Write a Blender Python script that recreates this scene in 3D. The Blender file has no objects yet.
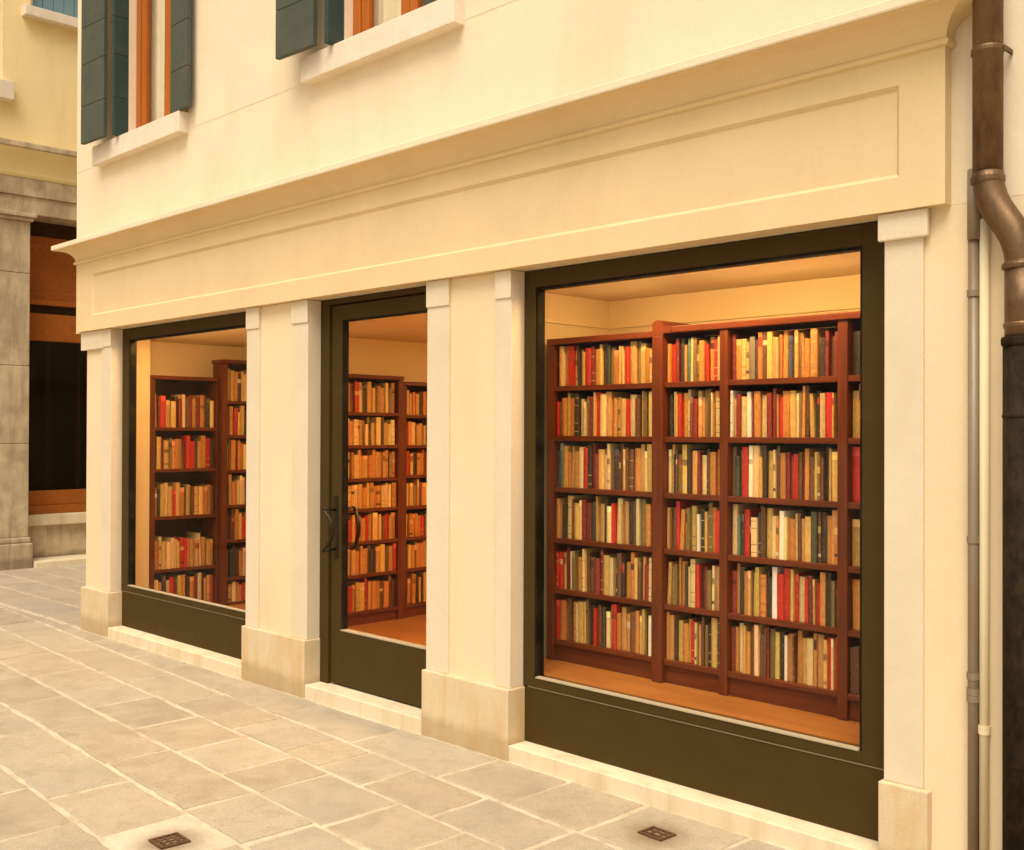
import bpy, bmesh, math, random
from mathutils import Vector, Matrix
R = math.radians
scene = bpy.context.scene
COL = scene.collection

# ------------------------------------------------------------------ materials
def mat(name):
    m = bpy.data.materials.new(name); m.use_nodes = True
    nt = m.node_tree; nt.nodes.clear()
    out = nt.nodes.new('ShaderNodeOutputMaterial')
    b = nt.nodes.new('ShaderNodeBsdfPrincipled')
    nt.links.new(b.outputs[0], out.inputs[0])
    return m, nt, b
def N(nt, t, **kw):
    n = nt.nodes.new(t)
    for k, v in kw.items(): setattr(n, k, v)
    return n
def L(nt, a, b): nt.links.new(a, b)
def coords(nt, scale=(1, 1, 1), obj=False):
    if obj:
        src = N(nt, 'ShaderNodeTexCoord').outputs['Object']
    else:
        src = N(nt, 'ShaderNodeNewGeometry').outputs['Position']
    mp = N(nt, 'ShaderNodeMapping'); mp.inputs['Scale'].default_value = scale
    L(nt, src, mp.inputs[0]); return mp.outputs[0]
def noise(nt, vec, scale, detail=4, rough=.55, dist=0):
    n = N(nt, 'ShaderNodeTexNoise'); n.inputs['Scale'].default_value = scale
    n.inputs['Detail'].default_value = detail; n.inputs['Roughness'].default_value = rough
    n.inputs['Distortion'].default_value = dist
    L(nt, vec, n.inputs['Vector']); return n.outputs['Fac']
def ramp(nt, fac, a, b, ca=(0, 0, 0, 1), cb=(1, 1, 1, 1)):
    r = N(nt, 'ShaderNodeValToRGB'); e = r.color_ramp.elements
    e[0].position, e[1].position = a, b; e[0].color, e[1].color = ca, cb
    L(nt, fac, r.inputs[0]); return r.outputs[0]
def mix(nt, fac, a, b, mode='MIX'):
    m = N(nt, 'ShaderNodeMix', data_type='RGBA', blend_type=mode)
    for sock, v in ((m.inputs[0], fac), (m.inputs[6], a), (m.inputs[7], b)):
        if isinstance(v, (int, float)): sock.default_value = v
        elif isinstance(v, tuple): sock.default_value = (*v[:3], 1)
        else: L(nt, v, sock)
    return m.outputs[2]
def math_(nt, op, a, b):
    m = N(nt, 'ShaderNodeMath', operation=op)
    for s, v in zip(m.inputs, (a, b)):
        if isinstance(v, (int, float)): s.default_value = v
        else: L(nt, v, s)
    return m.outputs[0]
def bump(nt, b, h, strength=.3, dist=.004):
    n = N(nt, 'ShaderNodeBump'); n.inputs['Strength'].default_value = strength
    n.inputs['Distance'].default_value = dist
    L(nt, h, n.inputs['Height']); L(nt, n.outputs[0], b.inputs['Normal'])

def plaster(name, c, vary=.10, stain=(.45, .30, .14), amt=.25, grain=1.0):
    m, nt, b = mat(name)
    p = coords(nt)
    n1 = noise(nt, p, 1.1, 5, .6, .6)
    base = mix(nt, ramp(nt, n1, .3, .7), tuple(x * (1 - vary) for x in c), tuple(min(1, x * (1 + vary * .6)) for x in c))
    ps = coords(nt, (2.2, 2.2, .45))
    n2 = noise(nt, ps, 1.6, 6, .65, .3)
    base = mix(nt, math_(nt, 'MULTIPLY', ramp(nt, n2, .52, .8), amt), base, stain)
    n3 = noise(nt, p, 60, 3, .6)
    base = mix(nt, .12 * grain, base, mix(nt, n3, (.25, .2, .14), (1, .95, .85)), 'OVERLAY')
    L(nt, base, b.inputs['Base Color'])
    b.inputs['Roughness'].default_value = .88
    n4 = noise(nt, p, 9, 5, .6); n5 = noise(nt, p, 140, 3, .6)
    bump(nt, b, math_(nt, 'ADD', math_(nt, 'MULTIPLY', n4, 1.0), math_(nt, 'MULTIPLY', n5, .25)), .32 * grain, .008)
    return m
def stone(name, c1, c2, speck=0.0, stain=None, amt=.5, low=None, lowr=(-.10, .06), spot=None):
    m, nt, b = mat(name)
    p = coords(nt)
    n1 = noise(nt, p, 3.2, 7, .62, .4)
    base = mix(nt, ramp(nt, n1, .3, .72), c1, c2)
    if stain:
        ps = coords(nt, (5, 5, .9)); n2 = noise(nt, ps, 1.5, 6, .65, .5)
        base = mix(nt, math_(nt, 'MULTIPLY', ramp(nt, n2, .45, .72), amt), base, stain)
    if low:                                  # damp grime creeping up from the paving, ragged edge
        xyz = N(nt, 'ShaderNodeSeparateXYZ'); g = N(nt, 'ShaderNodeNewGeometry'); L(nt, g.outputs['Position'], xyz.inputs[0])
        hh = math_(nt, 'ADD', xyz.outputs[2], math_(nt, 'MULTIPLY', noise(nt, p, 6, 5, .7), -.16))
        base = mix(nt, math_(nt, 'MULTIPLY', ramp(nt, hh, *lowr, (1, 1, 1, 1), (0, 0, 0, 1)), .55), base, low)
    if spot: base = mix(nt, ring_stain(nt, p, spot, .19), base, (.16, .095, .045))
    ns = noise(nt, p, 330, 2, .7)
    base = mix(nt, speck, base, mix(nt, ramp(nt, ns, .38, .62), (.12, .1, .08), (1, .97, .92)), 'OVERLAY')
    L(nt, base, b.inputs['Base Color']); b.inputs['Roughness'].default_value = .78
    n4 = noise(nt, p, 25, 5, .65)
    bump(nt, b, math_(nt, 'ADD', n4, math_(nt, 'MULTIPLY', ns, .35)), .3, .004)
    return m
def wood(name, c1, c2, axis='z', rough=.42, scale=1.0):
    m, nt, b = mat(name)
    s = {'x': (1.2, 22, 22), 'y': (22, 1.2, 22), 'z': (22, 22, 1.2)}[axis]
    p = coords(nt, tuple(v * scale for v in s))
    n1 = noise(nt, p, 1.6, 6, .6, .8)
    n2 = noise(nt, coords(nt), 2.5, 3, .5)
    base = mix(nt, ramp(nt, n1, .3, .75), c1, c2)
    base = mix(nt, math_(nt, 'MULTIPLY', ramp(nt, n2, .35, .75), .35), base, tuple(x * .6 for x in c1))
    L(nt, base, b.inputs['Base Color']); b.inputs['Roughness'].default_value = rough; b.inputs['Specular IOR Level'].default_value = .25
    bump(nt, b, n1, .15, .002)
    return m
def paint(name, c, rough=.45, wear=(.25, .2, .12), amt=.12, scale=7):
    m, nt, b = mat(name)
    p = coords(nt)
    n1 = noise(nt, p, scale, 6, .65, .3)
    base = mix(nt, math_(nt, 'MULTIPLY', ramp(nt, n1, .45, .8), amt), c, wear)
    L(nt, base, b.inputs['Base Color'])
    L(nt, ramp(nt, noise(nt, p, 14, 4), .2, .8, (rough - .1,) * 3 + (1,), (rough + .15,) * 3 + (1,)), b.inputs['Roughness'])
    b.inputs['Specular IOR Level'].default_value = .12
    bump(nt, b, noise(nt, p, 90, 3), .08, .002)
    return m
def metal(name, c, rust, rough=.5, amt=.6, met=.5, scale=9):
    m, nt, b = mat(name)
    p = coords(nt, (1, 1, .5)); n1 = noise(nt, p, scale, 7, .7, .5)
    f = ramp(nt, n1, .42, .68)
    L(nt, mix(nt, math_(nt, 'MULTIPLY', f, amt), c, rust), b.inputs['Base Color'])
    b.inputs['Metallic'].default_value = met
    b.inputs['Roughness'].default_value = rough
    bump(nt, b, math_(nt, 'ADD', n1, noise(nt, p, 160, 3)), .25, .003)
    return m
def glass(name, tint=(1, 1, 1), refl=.05, rough=.0):
    m = bpy.data.materials.new(name); m.use_nodes = True; nt = m.node_tree; nt.nodes.clear()
    o = N(nt, 'ShaderNodeOutputMaterial'); t = N(nt, 'ShaderNodeBsdfTransparent'); g = N(nt, 'ShaderNodeBsdfGlossy')
    t.inputs[0].default_value = (*tint, 1); g.inputs['Roughness'].default_value = rough
    lw = N(nt, 'ShaderNodeLayerWeight'); lw.inputs[0].default_value = .5      # Schlick, the same from both faces of the pane
    fr = math_(nt, 'ADD', math_(nt, 'MULTIPLY', math_(nt, 'POWER', lw.outputs['Facing'], 5.0), .25), refl * .2)
    mx = N(nt, 'ShaderNodeMixShader'); L(nt, fr, mx.inputs[0]); L(nt, t.outputs[0], mx.inputs[1]); L(nt, g.outputs[0], mx.inputs[2])
    L(nt, mx.outputs[0], o.inputs[0]); return m

M = {}
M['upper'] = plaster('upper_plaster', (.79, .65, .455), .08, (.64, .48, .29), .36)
M['frieze'] = plaster('frieze_plaster', (.745, .555, .30), .07, (.60, .41, .2), .34, .8)
M['wall'] = plaster('wall_plaster', (.77, .60, .38), .07, (.58, .40, .2), .3)
M['granite'] = stone('granite_pilaster', (.65, .535, .375), (.715, .60, .43), .18)
M['plinth'] = stone('plinth_stone', (.58, .44, .265), (.68, .55, .36), .15, (.58, .35, .13), .8, (.36, .24, .11))
M['step'] = stone('step_stone', (.68, .55, .36), (.76, .64, .44), .15, (.5, .34, .15), .5)
M['sill'] = stone('sill_stone', (.72, .60, .46), (.80, .69, .55), .22, (.55, .45, .3), .3)
M['oldstone'] = stone('weathered_stone', (.36, .27, .16), (.66, .525, .335), .25, (.20, .14, .08), .6, (.1, .08, .05))
M['yellow'] = plaster('yellow_plaster', (.86, .68, .34), .05, (.6, .36, .12), .35)
M['frame'] = paint('dark_frame_paint', (.056, .033, .006), .55, (.085, .056, .017), .3)
M['bead'] = paint('bright_bead', (.42, .34, .22), .35)
M['dull_bead'] = paint('dull_bead', (.20, .15, .085), .45)
M['gasket'] = paint('gasket', (.008, .006, .004), .6)
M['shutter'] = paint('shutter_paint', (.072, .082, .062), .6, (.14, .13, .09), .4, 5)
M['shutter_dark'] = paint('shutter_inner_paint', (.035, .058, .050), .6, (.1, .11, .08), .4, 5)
M['orange'] = wood('orange_window_wood', (.36, .09, .01), (.48, .14, .018), 'z', .35)
M['curtain'] = plaster('curtain_cloth', (.78, .72, .58), .05, (.5, .45, .3), .2, .5)
M['wood_v'] = wood('bookcase_wood', (.10, .021, .005), (.19, .045, .009), 'z', .38)
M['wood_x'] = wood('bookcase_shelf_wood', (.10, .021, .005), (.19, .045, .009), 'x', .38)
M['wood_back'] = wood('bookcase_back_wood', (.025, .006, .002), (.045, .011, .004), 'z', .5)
M['floor'] = wood('floor_boards', (.32, .11, .02), (.48, .19, .045), 'x', .35)
M['inwall'] = plaster('interior_plaster', (.84, .66, .35), .05, (.70, .50, .25), .2, .6)
M['shopwood'] = wood('shopfront_wood', (.32, .085, .013), (.46, .15, .028), 'x', .4)
M['shopwood_dark'] = wood('dark_shop_wood', (.05, .018, .006), (.09, .03, .01), 'z', .45)
M['dark'] = paint('dark_interior', (.02, .014, .008), .7)
M['shopdark'] = paint('dim_shop_wall', (.10, .065, .03), .8)
M['brown_dark'] = paint('dark_brown_paint', (.045, .022, .009), .4)
M['pipe'] = metal('copper_downpipe', (.17, .095, .04), (.05, .03, .014), .45, .85, .6, 11)
M['iron'] = metal('cast_iron_pipe', (.013, .0085, .004), (.06, .036, .016), .75, .5, 0, 26)
[n for n in M['iron'].node_tree.nodes if n.type == 'BSDF_PRINCIPLED'][0].inputs['Specular IOR Level'].default_value = .12
M['conduit'] = metal('grey_conduit', (.26, .21, .14), (.27, .13, .04), .5, .5, .25, 6)
M['creampipe'] = plaster('painted_pipe', (.76, .62, .38), .05, (.5, .28, .08), .55, .5)
M['rust'] = metal('rusty_iron', (.09, .045, .018), (.2, .09, .03), .75, .8, .3, 30)
M['handle'] = metal('bronze_handle', (.03, .02, .012), (.015, .011, .007), .35, .6, .6, 30)
M['blue'] = paint('blue_shutter_paint', (.16, .26, .30), .6)
M['glass'] = glass('shop_glass', (.97, .96, .93), .035)
M['upglass'] = glass('old_window_glass', (.97, .95, .9), .05, .02)
M['darkglass'] = glass('dark_shop_glass', (.62, .6, .52), .15, .01)

def mat_books():
    m, nt, b = mat('book_cloth')
    a = N(nt, 'ShaderNodeAttribute', attribute_name='tone')
    p = coords(nt); pz = coords(nt, (40, 40, 14))
    n1 = noise(nt, pz, 3, 5, .65, .3)
    c = mix(nt, .32, a.outputs['Color'], mix(nt, ramp(nt, n1, .32, .7), (.18, .12, .08), (1, .95, .86)), 'OVERLAY')
    wear = noise(nt, p, 85, 3, .6)
    c = mix(nt, math_(nt, 'MULTIPLY', ramp(nt, wear, .6, .72), .35), c, (.5, .38, .22))
    L(nt, c, b.inputs['Base Color']); b.inputs['Roughness'].default_value = .5
    bump(nt, b, wear, .15, .001); return m
M['book'] = mat_books()

def ring_stain(nt, p, centre, r):
    d = N(nt, 'ShaderNodeVectorMath', operation='DISTANCE'); L(nt, p, d.inputs[0]); d.inputs[1].default_value = centre
    k = math_(nt, 'ADD', d.outputs['Value'], math_(nt, 'MULTIPLY', noise(nt, p, 14, 5, .7), -.09))
    return math_(nt, 'MULTIPLY', ramp(nt, k, .01, r - .05, (1, 1, 1, 1), (0, 0, 0, 1)), .7)
def mat_slabs():
    m, nt, b = mat('paving_stone')
    p = coords(nt); g = N(nt, 'ShaderNodeNewGeometry')
    rnd = g.outputs['Random Per Island']
    r = N(nt, 'ShaderNodeValToRGB'); cr = r.color_ramp
    cr.elements[0].position = 0; cr.elements[0].color = (0.3034, 0.2479, 0.1786, 1)
    cr.elements[1].position = 1; cr.elements[1].color = (0.3577, 0.3052, 0.2288, 1)
    for pos, c in ((.25, (0.3412, 0.2765, 0.1944, 1)), (.5, (0.3164, 0.2728, 0.2093, 1)), (.75, (0.3531, 0.2932, 0.2065, 1))):
        e = cr.elements.new(pos); e.color = c
    L(nt, rnd, r.inputs[0])
    pr = N(nt, 'ShaderNodeVectorMath', operation='ADD'); L(nt, p, pr.inputs[0])
    sc = N(nt, 'ShaderNodeVectorMath', operation='SCALE'); sc.inputs[0].default_value = (13, 7, 5); L(nt, rnd, sc.inputs['Scale']); L(nt, sc.outputs[0], pr.inputs[1])
    v = pr.outputs[0]
    n1 = noise(nt, v, 3.5, 7, .65, .6)
    c = mix(nt, ramp(nt, n1, .32, .72), r.outputs[0], mix(nt, .6, r.outputs[0], (.48, .405, .29)))
    n2 = noise(nt, v, 9, 6, .7, .8)
    c = mix(nt, math_(nt, 'MULTIPLY', ramp(nt, n2, .50, .72), .55), c, (.27, .205, .13))
    n6 = noise(nt, p, 1.3, 6, .7, .5)                                # lime bloom and old wash marks
    c = mix(nt, math_(nt, 'MULTIPLY', ramp(nt, n6, .52, .70), .28), c, (.50, .43, .32))
    c = mix(nt, ring_stain(nt, p, (-2.733, 3.587, 0), .17), c, (.17, .10, .045))
    n3 = noise(nt, p, 190, 3, .7)
    c = mix(nt, .3, c, mix(nt, ramp(nt, n3, .35, .65), (.2, .17, .13), (1, .97, .9)), 'OVERLAY')
    L(nt, c, b.inputs['Base Color']); L(nt, ramp(nt, n1, .2, .8, (.5,) * 3 + (1,), (.78,) * 3 + (1,)), b.inputs['Roughness'])
    bump(nt, b, math_(nt, 'ADD', math_(nt, 'MULTIPLY', n2, 1), math_(nt, 'MULTIPLY', n3, .3)), .45, .006)
    return m
M['slab'] = mat_slabs()
M['mortar'] = stone('joint_mortar', (.50, .42, .30), (.62, .53, .385), .35, (.26, .19, .11), .7)
M['palestone'] = stone('pale_drain_stone', (.50, .43, .32), (.60, .52, .39), .2, (.40, .32, .2), .5, spot=(-4.066, 2.118, 0))

# ------------------------------------------------------------------ objects
def tag(o, label=None, cat=None, group=None, kind=None):
    for k, v in (('label', label), ('category', cat), ('group', group), ('kind', kind)):
        if v: o[k] = v
    return o
def empty(name, loc, label, cat, group=None, rz=0):
    o = bpy.data.objects.new(name, None); COL.objects.link(o)
    o.location = loc; o.rotation_euler = (0, 0, rz); o.empty_display_size = .2
    return tag(o, label, cat, group)
def worldm(o):
    m = Matrix.Translation(o.location) @ o.rotation_euler.to_matrix().to_4x4()
    return worldm(o.parent) @ m if o.parent else m
def build(name, bm, m, parent=None, smooth=False, local=False):
    me = bpy.data.meshes.new(name)
    if parent and not local: bmesh.ops.transform(bm, matrix=worldm(parent).inverted(), verts=bm.verts)
    bmesh.ops.recalc_face_normals(bm, faces=bm.faces)
    bm.to_mesh(me); bm.free()
    me.materials.append(M[m] if isinstance(m, str) else m)
    if smooth:
        for p in me.polygons: p.use_smooth = True
    o = bpy.data.objects.new(name, me); COL.objects.link(o)
    if parent: o.parent = parent
    return o
def BM(): return bmesh.new()
def box(bm, x0, x1, y0, y1, z0, z1, bev=0, seg=2):
    vs = [bm.verts.new(c) for c in ((x0, y0, z0), (x1, y0, z0), (x1, y1, z0), (x0, y1, z0), (x0, y0, z1), (x1, y0, z1), (x1, y1, z1), (x0, y1, z1))]
    fs = [bm.faces.new([vs[i] for i in f]) for f in ((3, 2, 1, 0), (4, 5, 6, 7), (0, 1, 5, 4), (1, 2, 6, 5), (2, 3, 7, 6), (3, 0, 4, 7))]
    if bev:
        es = list({e for f in fs for e in f.edges})
        bmesh.ops.bevel(bm, geom=es, offset=bev, segments=seg, affect='EDGES', profile=.6)
    return bm
def onebox(name, m, parent, *a, bev=0): return build(name, box(BM(), *a, bev=bev), m, parent)
def tube(bm, pts, r, seg=20, cap=True):
    pts = [Vector(p) for p in pts]; rings = []
    rs = r if isinstance(r, (list, tuple)) else [r] * len(pts)
    t0 = (pts[1] - pts[0]).normalized()
    up = Vector((0, 1, 0)) if abs(t0.y) < .9 else Vector((1, 0, 0))
    for i, p in enumerate(pts):
        t = (pts[min(i + 1, len(pts) - 1)] - pts[max(i - 1, 0)]).normalized()
        a = (up - t * up.dot(t)).normalized(); b = t.cross(a); up = a
        rings.append([bm.verts.new(p + (a * math.cos(2 * math.pi * k / seg) + b * math.sin(2 * math.pi * k / seg)) * rs[i]) for k in range(seg)])
    for q, w in zip(rings, rings[1:]):
        for k in range(seg): bm.faces.new((q[k], q[(k + 1) % seg], w[(k + 1) % seg], w[k]))
    if cap:
        bm.faces.new(rings[0][::-1]); bm.faces.new(rings[-1])
    return bm
def panel_slab(bm, x0, x1, z0, z1, yf, yb, px0, px1, pz0, pz1, d, ch):
    """slab whose front carries a sunk panel with a splayed edge"""
    box_v = lambda x, y, z: bm.verts.new((x, y, z))
    o = [box_v(x, yf, z) for x, z in ((x0, z0), (x1, z0), (x1, z1), (x0, z1))]
    i = [box_v(x, yf, z) for x, z in ((px0, pz0), (px1, pz0), (px1, pz1), (px0, pz1))]
    j = [box_v(x, yf + d, z) for x, z in ((px0 + ch, pz0 + ch), (px1 - ch, pz0 + ch), (px1 - ch, pz1 - ch), (px0 + ch, pz1 - ch))]
    b = [box_v(x, yb, z) for x, z in ((x0, z0), (x1, z0), (x1, z1), (x0, z1))]
    for k in range(4):
        n = (k + 1) % 4
        bm.faces.new((o[k], o[n], i[n], i[k])); bm.faces.new((i[k], i[n], j[n], j[k])); bm.faces.new((o[n], o[k], b[k], b[n]))
    bm.faces.new(j); bm.faces.new(b[::-1]); return bm
def poly_y(bm, pts, y0, y1):
    a = [bm.verts.new((x, y0, z)) for x, z in pts]; b = [bm.verts.new((x, y1, z)) for x, z in pts]
    n = len(pts)
    for k in range(n): bm.faces.new((a[k], a[(k + 1) % n], b[(k + 1) % n], b[k]))
    bm.faces.new(a[::-1]); bm.faces.new(b); return bm
def wall_with_holes(bm, x0, x1, z0, z1, y0, y1, holes):
    xs = sorted({x0, x1} | {h[0] for h in holes} | {h[1] for h in holes})
    for a, b in zip(xs, xs[1:]):
        hs = sorted([(h[2], h[3]) for h in holes if h[0] <= a + 1e-6 and h[1] >= b - 1e-6])
        z = z0
        for h0, h1 in hs:
            if h0 > z: box(bm, a, b, y0, y1, z, h0)
            z = h1
        if z < z1: box(bm, a, b, y0, y1, z, z1)
    bmesh.ops.remove_doubles(bm, verts=bm.verts, dist=1e-5)
    # drop the doubled inner faces where boxes touch
    seen = {}
    for f in bm.faces: seen.setdefault(tuple(sorted(v.index for v in f.verts)), []).append(f)
    return bm

# ================================================================== GROUND
rng = random.Random(5)
g = BM(); box(g, -160, 160, -160, 160, -.5, -.006)
tag(build('ground', g, 'mortar'), kind='structure')

def slab(bm, x0, x1, yl, yh, gap, z, rr):
    """one stone: slightly irregular outline, worn arris"""
    pts = []
    def side(ax, ay, bx, by):
        n = max(2, int(math.hypot(bx - ax, by - ay) / .10))
        for k in range(n):
            t = k / n; j = rr.uniform(-.0065, .0065)
            nx, ny = -(by - ay), bx - ax; l = math.hypot(nx, ny)
            pts.append((ax + (bx - ax) * t + nx / l * j, ay + (by - ay) * t + ny / l * j))
    c = [(x0 + gap * rr.uniform(.6, 1.5), yl(x0) + gap * rr.uniform(.6, 1.5)), (x1 - gap * rr.uniform(.6, 1.5), yl(x1) + gap * rr.uniform(.6, 1.5)),
         (x1 - gap * rr.uniform(.6, 1.5), yh(x1) - gap * rr.uniform(.6, 1.5)), (x0 + gap * rr.uniform(.6, 1.5), yh(x0) - gap * rr.uniform(.6, 1.5))]
    s = rr.uniform(-.012, .012); s2 = rr.uniform(-.012, .012)
    c = [(c[0][0] + s, c[0][1]), (c[1][0] + s2, c[1][1]), (c[2][0] + s2 * .3, c[2][1]), (c[3][0] + s * .3, c[3][1])]
    for a, b in zip(c, c[1:] + c[:1]): side(*a, *b)
    cx = sum(p[0] for p in pts) / len(pts); cy = sum(p[1] for p in pts) / len(pts)
    tx, ty = rr.uniform(-.004, .004), rr.uniform(-.004, .004)
    def ring(ins, zz):
        out = []
        for x, y in pts:
            d = math.hypot(x - cx, y - cy); k = (d - ins) / d
            X, Y = cx + (x - cx) * k, cy + (y - cy) * k
            out.append(bm.verts.new((X, Y, zz + (X - cx) * tx + (Y - cy) * ty)))
        return out
    r = [ring(0, z - .05), ring(0, z - .006), ring(.004, z - .002), ring(.012, z)]
    n = len(pts)
    for q, w in zip(r, r[1:]):
        for k in range(n): bm.faces.new((q[k], q[(k + 1) % n], w[(k + 1) % n], w[k]))
    bm.faces.new(r[-1])

lines = [1.975, 2.37, 2.725, 3.14, 3.49]                      # course lines, measured at x = -5
while lines[0] > -5: lines.insert(0, lines[0] - rng.uniform(.34, .42))
front = len(lines)                                             # course against the building
lines.append(3.885)
while lines[-1] < 13: lines.append(lines[-1] + rng.uniform(.34, .42))
known = {1.975: [-6.085, -5.42, -4.92, -4.32, -3.87, -3.3], 2.37: [-6.77, -5.985, -5.258, -4.36, -3.83, -3.25], 2.725: [-7.46, -6.84, -6.37, -5.757, -5.19, -4.70, -4.34, -3.774, -3.31],
         3.14: [-6.85, -6.1, -5.37, -4.81, -4.47, -4.10, -3.555, -2.998], 3.49: [-7.1, -6.3, -5.5, -4.70, -3.93, -3.44, -2.98, -2.44]}
pv = BM(); drain_slab = BM()
for k in range(len(lines) - 1):
    a, b = lines[k], lines[k + 1]
    sl = .055 if k < front - 1 else (.03 if k == front - 1 else .0)
    slh = .055 if k + 1 < front else 0
    yl = lambda x, a=a, s=(.055 if k < front else 0): a - s * (x + 5) if k < front else a
    yh = lambda x, b=b, s=slh: b - s * (x + 5)
    xlo, xhi = -13.3, (4.5 if k < front else -8.9)
    if k >= front: xhi = -9.02
    js = list(known.get(a, []))
    if js:
        x = js[0]
        while x > xlo: x -= rng.uniform(.42, .78); js.insert(0, max(x, xlo))
        x = js[-1]
        while x < xhi: x += rng.uniform(.42, .78); js.append(min(x, xhi))
    else:
        x = xlo; js = [x]
        while x < xhi: x += rng.uniform(.42, .8); js.append(min(x, xhi))
    for x0, x1 in zip(js, js[1:]):
        if x1 - x0 < .08: continue
        if k == front - 1:
            # course cut against plinth
            yh = lambda x: 3.853
        pale = (a == 1.975 and abs(x0 + 4.32) < .01)
        slab(drain_slab if pale else pv, x0, x1, yl, yh, rng.uniform(.009, .0155), rng.uniform(-.001, .003), rng)
tag(build('pavement', pv, 'slab'), kind='structure')
tag(build('drain_surround', drain_slab, 'palestone'), 'pale square stone slab holding the iron drain cover in the paving', 'paving stone')

def drain(x, y, sx, sy, rz, label, cells):
    t = empty('drain_cover', (x, y, .003), label, 'drain cover', None, rz)
    f = BM(); w = .012
    for q in ((-sx, sx, -sy, -sy + w), (-sx, sx, sy - w, sy), (-sx, -sx + w, -sy + w, sy - w), (sx - w, sx, -sy + w, sy - w)):
        box(f, *q, -.012, .006)
    build('rim', f, 'rust', t, local=True)
    p = BM(); box(p, -sx + w, sx - w, -sy + w, sy - w, -.02, -.004)
    build('base_plate', p, 'brown_dark', t, local=True)
    gr = BM(); n = cells
    for k in range(1, n):
        u = -sx + 2 * sx * k / n
        box(gr, u - .006, u + .006, -sy + w, sy - w, -.006, .002)
    for k in range(1, n):
        u = -sy + 2 * sy * k / n
        box(gr, -sx + w, sx - w, u - .005, u + .005, -.006, .0035)
    build('grating', gr, 'rust', t, local=True)
drain(-4.066, 2.118, .062, .062, R(-3), 'square iron drain cover set in a pale stone slab', 4)
drain(-2.733, 3.587, .062, .050, R(-3), 'rusty little drain cover by the step of the large shop window', 3)

# ================================================================== SHOP BUILDING
B = empty('shop_building', (-5, 3.9, 0), 'cream plastered bookshop with panelled frieze and dark framed shop windows', 'building')
YF, YP, YPL, YW = 3.98, 3.885, 3.86, 3.90
XL, XR = -9.06, -1.645
TOP = 2.49
# --- upper wall with window openings
WZ0, WZ1 = 4.0, 5.65
wins = [-8.216, -5.344]
OW = .90
holes = [(w, w + OW, WZ0, WZ1) for w in wins + [-2.3]]
u = BM(); wall_with_holes(u, -9.19, 3.4, 3.868, 9.0, YW - .0018, 4.12, holes)
build('upper_wall', u, 'upper', B)
u = BM(); box(u, -9.19, 3.4, YW, 4.12, TOP + .001, 3.868)
build('wall_band', u, 'upper', B)
# side and back of the building
s_ = BM(); box(s_, -9.19, -9.02, 4.12, 13, TOP, 9.0); box(s_, -8.97, -8.88, 4.05, 13, 0, TOP)
build('side_wall', s_, 'wall', B)
onebox('roof', 'dark', B, -9.4, 3.6, 3.7, 13.2, 9.0, 9.12)
# --- frieze and cornice
f = panel_slab(BM(), XL, XR, TOP, 3.062, 3.845, 3.95, -8.76, -1.817, 2.612, 2.955, .016, .016)
build('frieze', f, 'frieze', B)
c = BM()
prof = [(-.03, 3.058), (.004, 3.058), (.016, 3.062), (.020, 3.072), (.016, 3.082), (.006, 3.086)]
for k in range(9):
    t = k / 8 * math.pi / 2
    prof.append((.008 + .118 * (1 - math.cos(t)), 3.088 + .088 * math.sin(t)))
prof += [(.132, 3.178), (.146, 3.179)]
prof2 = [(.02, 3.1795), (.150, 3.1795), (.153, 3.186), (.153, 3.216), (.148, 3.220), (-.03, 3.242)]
def sweep(bm, prof):
    rows = []
    for p, z in prof:
        rows.append([bm.verts.new(q) for q in ((XL - p, 3.898, z), (XL - p, 3.845 - p, z), (XR + p, 3.845 - p, z), (XR + p, 3.898, z))])
    for q, w in zip(rows, rows[1:]):
        for k in range(3): bm.faces.new((q[k], q[k + 1], w[k + 1], w[k]))
    return bm
build('cornice', sweep(c, prof), 'frieze', B)
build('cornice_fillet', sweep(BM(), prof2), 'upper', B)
# --- piers
def granite_strip(x0, x1, cap=True):
    p = BM(); box(p, x0, x1, YP, 4.04, .352, TOP - .002, .004)
    build('pilaster', p, 'granite', B)
    if cap:
        p = BM(); box(p, x0 - .003, x1 + .003, YP - .008, YP + .002, 2.345, TOP - .002, .004)
        build('capital', p, 'granite', B)
def plinth(x0, x1):
    p = BM(); box(p, x0 - .010, x1 + .010, YPL, 4.05, -.05, .352, .007, 3)
    build('plinth', p, 'plinth', B)
def infill(x0, x1, z1=TOP):
    p = BM(); box(p, x0, x1, YW, 4.04, .30, z1 - .002)
    build('pier_wall', p, 'wall', B)
infill(-8.965, -8.655); granite_strip(-8.655, -8.48); plinth(-8.965, -8.48)
p = BM(); box(p, -9.03, -8.62, YP - .012, YP + .016, 2.335, TOP - .002, .004); build('capital', p, 'granite', B)
granite_strip(-6.42, -6.265); infill(-6.265, -5.875); granite_strip(-5.875, -5.70); plinth(-6.42, -5.70)
granite_strip(-4.55, -4.37); infill(-4.37, -4.005); granite_strip(-4.005, -3.895); plinth(-4.55, -3.895)
granite_strip(-1.894, -1.743, False)
p = BM(); box(p, -1.912, -1.718, YP - .02, YP + .003, 2.385, TOP - .002, .006); build('capital', p, 'granite', B)
p = BM(); box(p, -1.905, -1.715, YPL, 4.05, -.05, .352, .007, 3); build('plinth', p, 'plinth', B)
w_ = BM(); box(w_, -1.743, 3.4, YW, 4.12, -.05, TOP); build('ground_floor_wall', w_, 'wall', B)

TH = .074
OPEN = dict(left=(-8.48, -6.42), door=(-5.70, -4.55), big=(-3.895, -1.894))
for k, (a, b) in OPEN.items():
    p = BM(); box(p, a + .010, b - .010, YPL + .004, 4.06, -.05, TH if k != 'door' else TH + .006, .008, 3)
    build('step', p, 'step', B)

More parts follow.
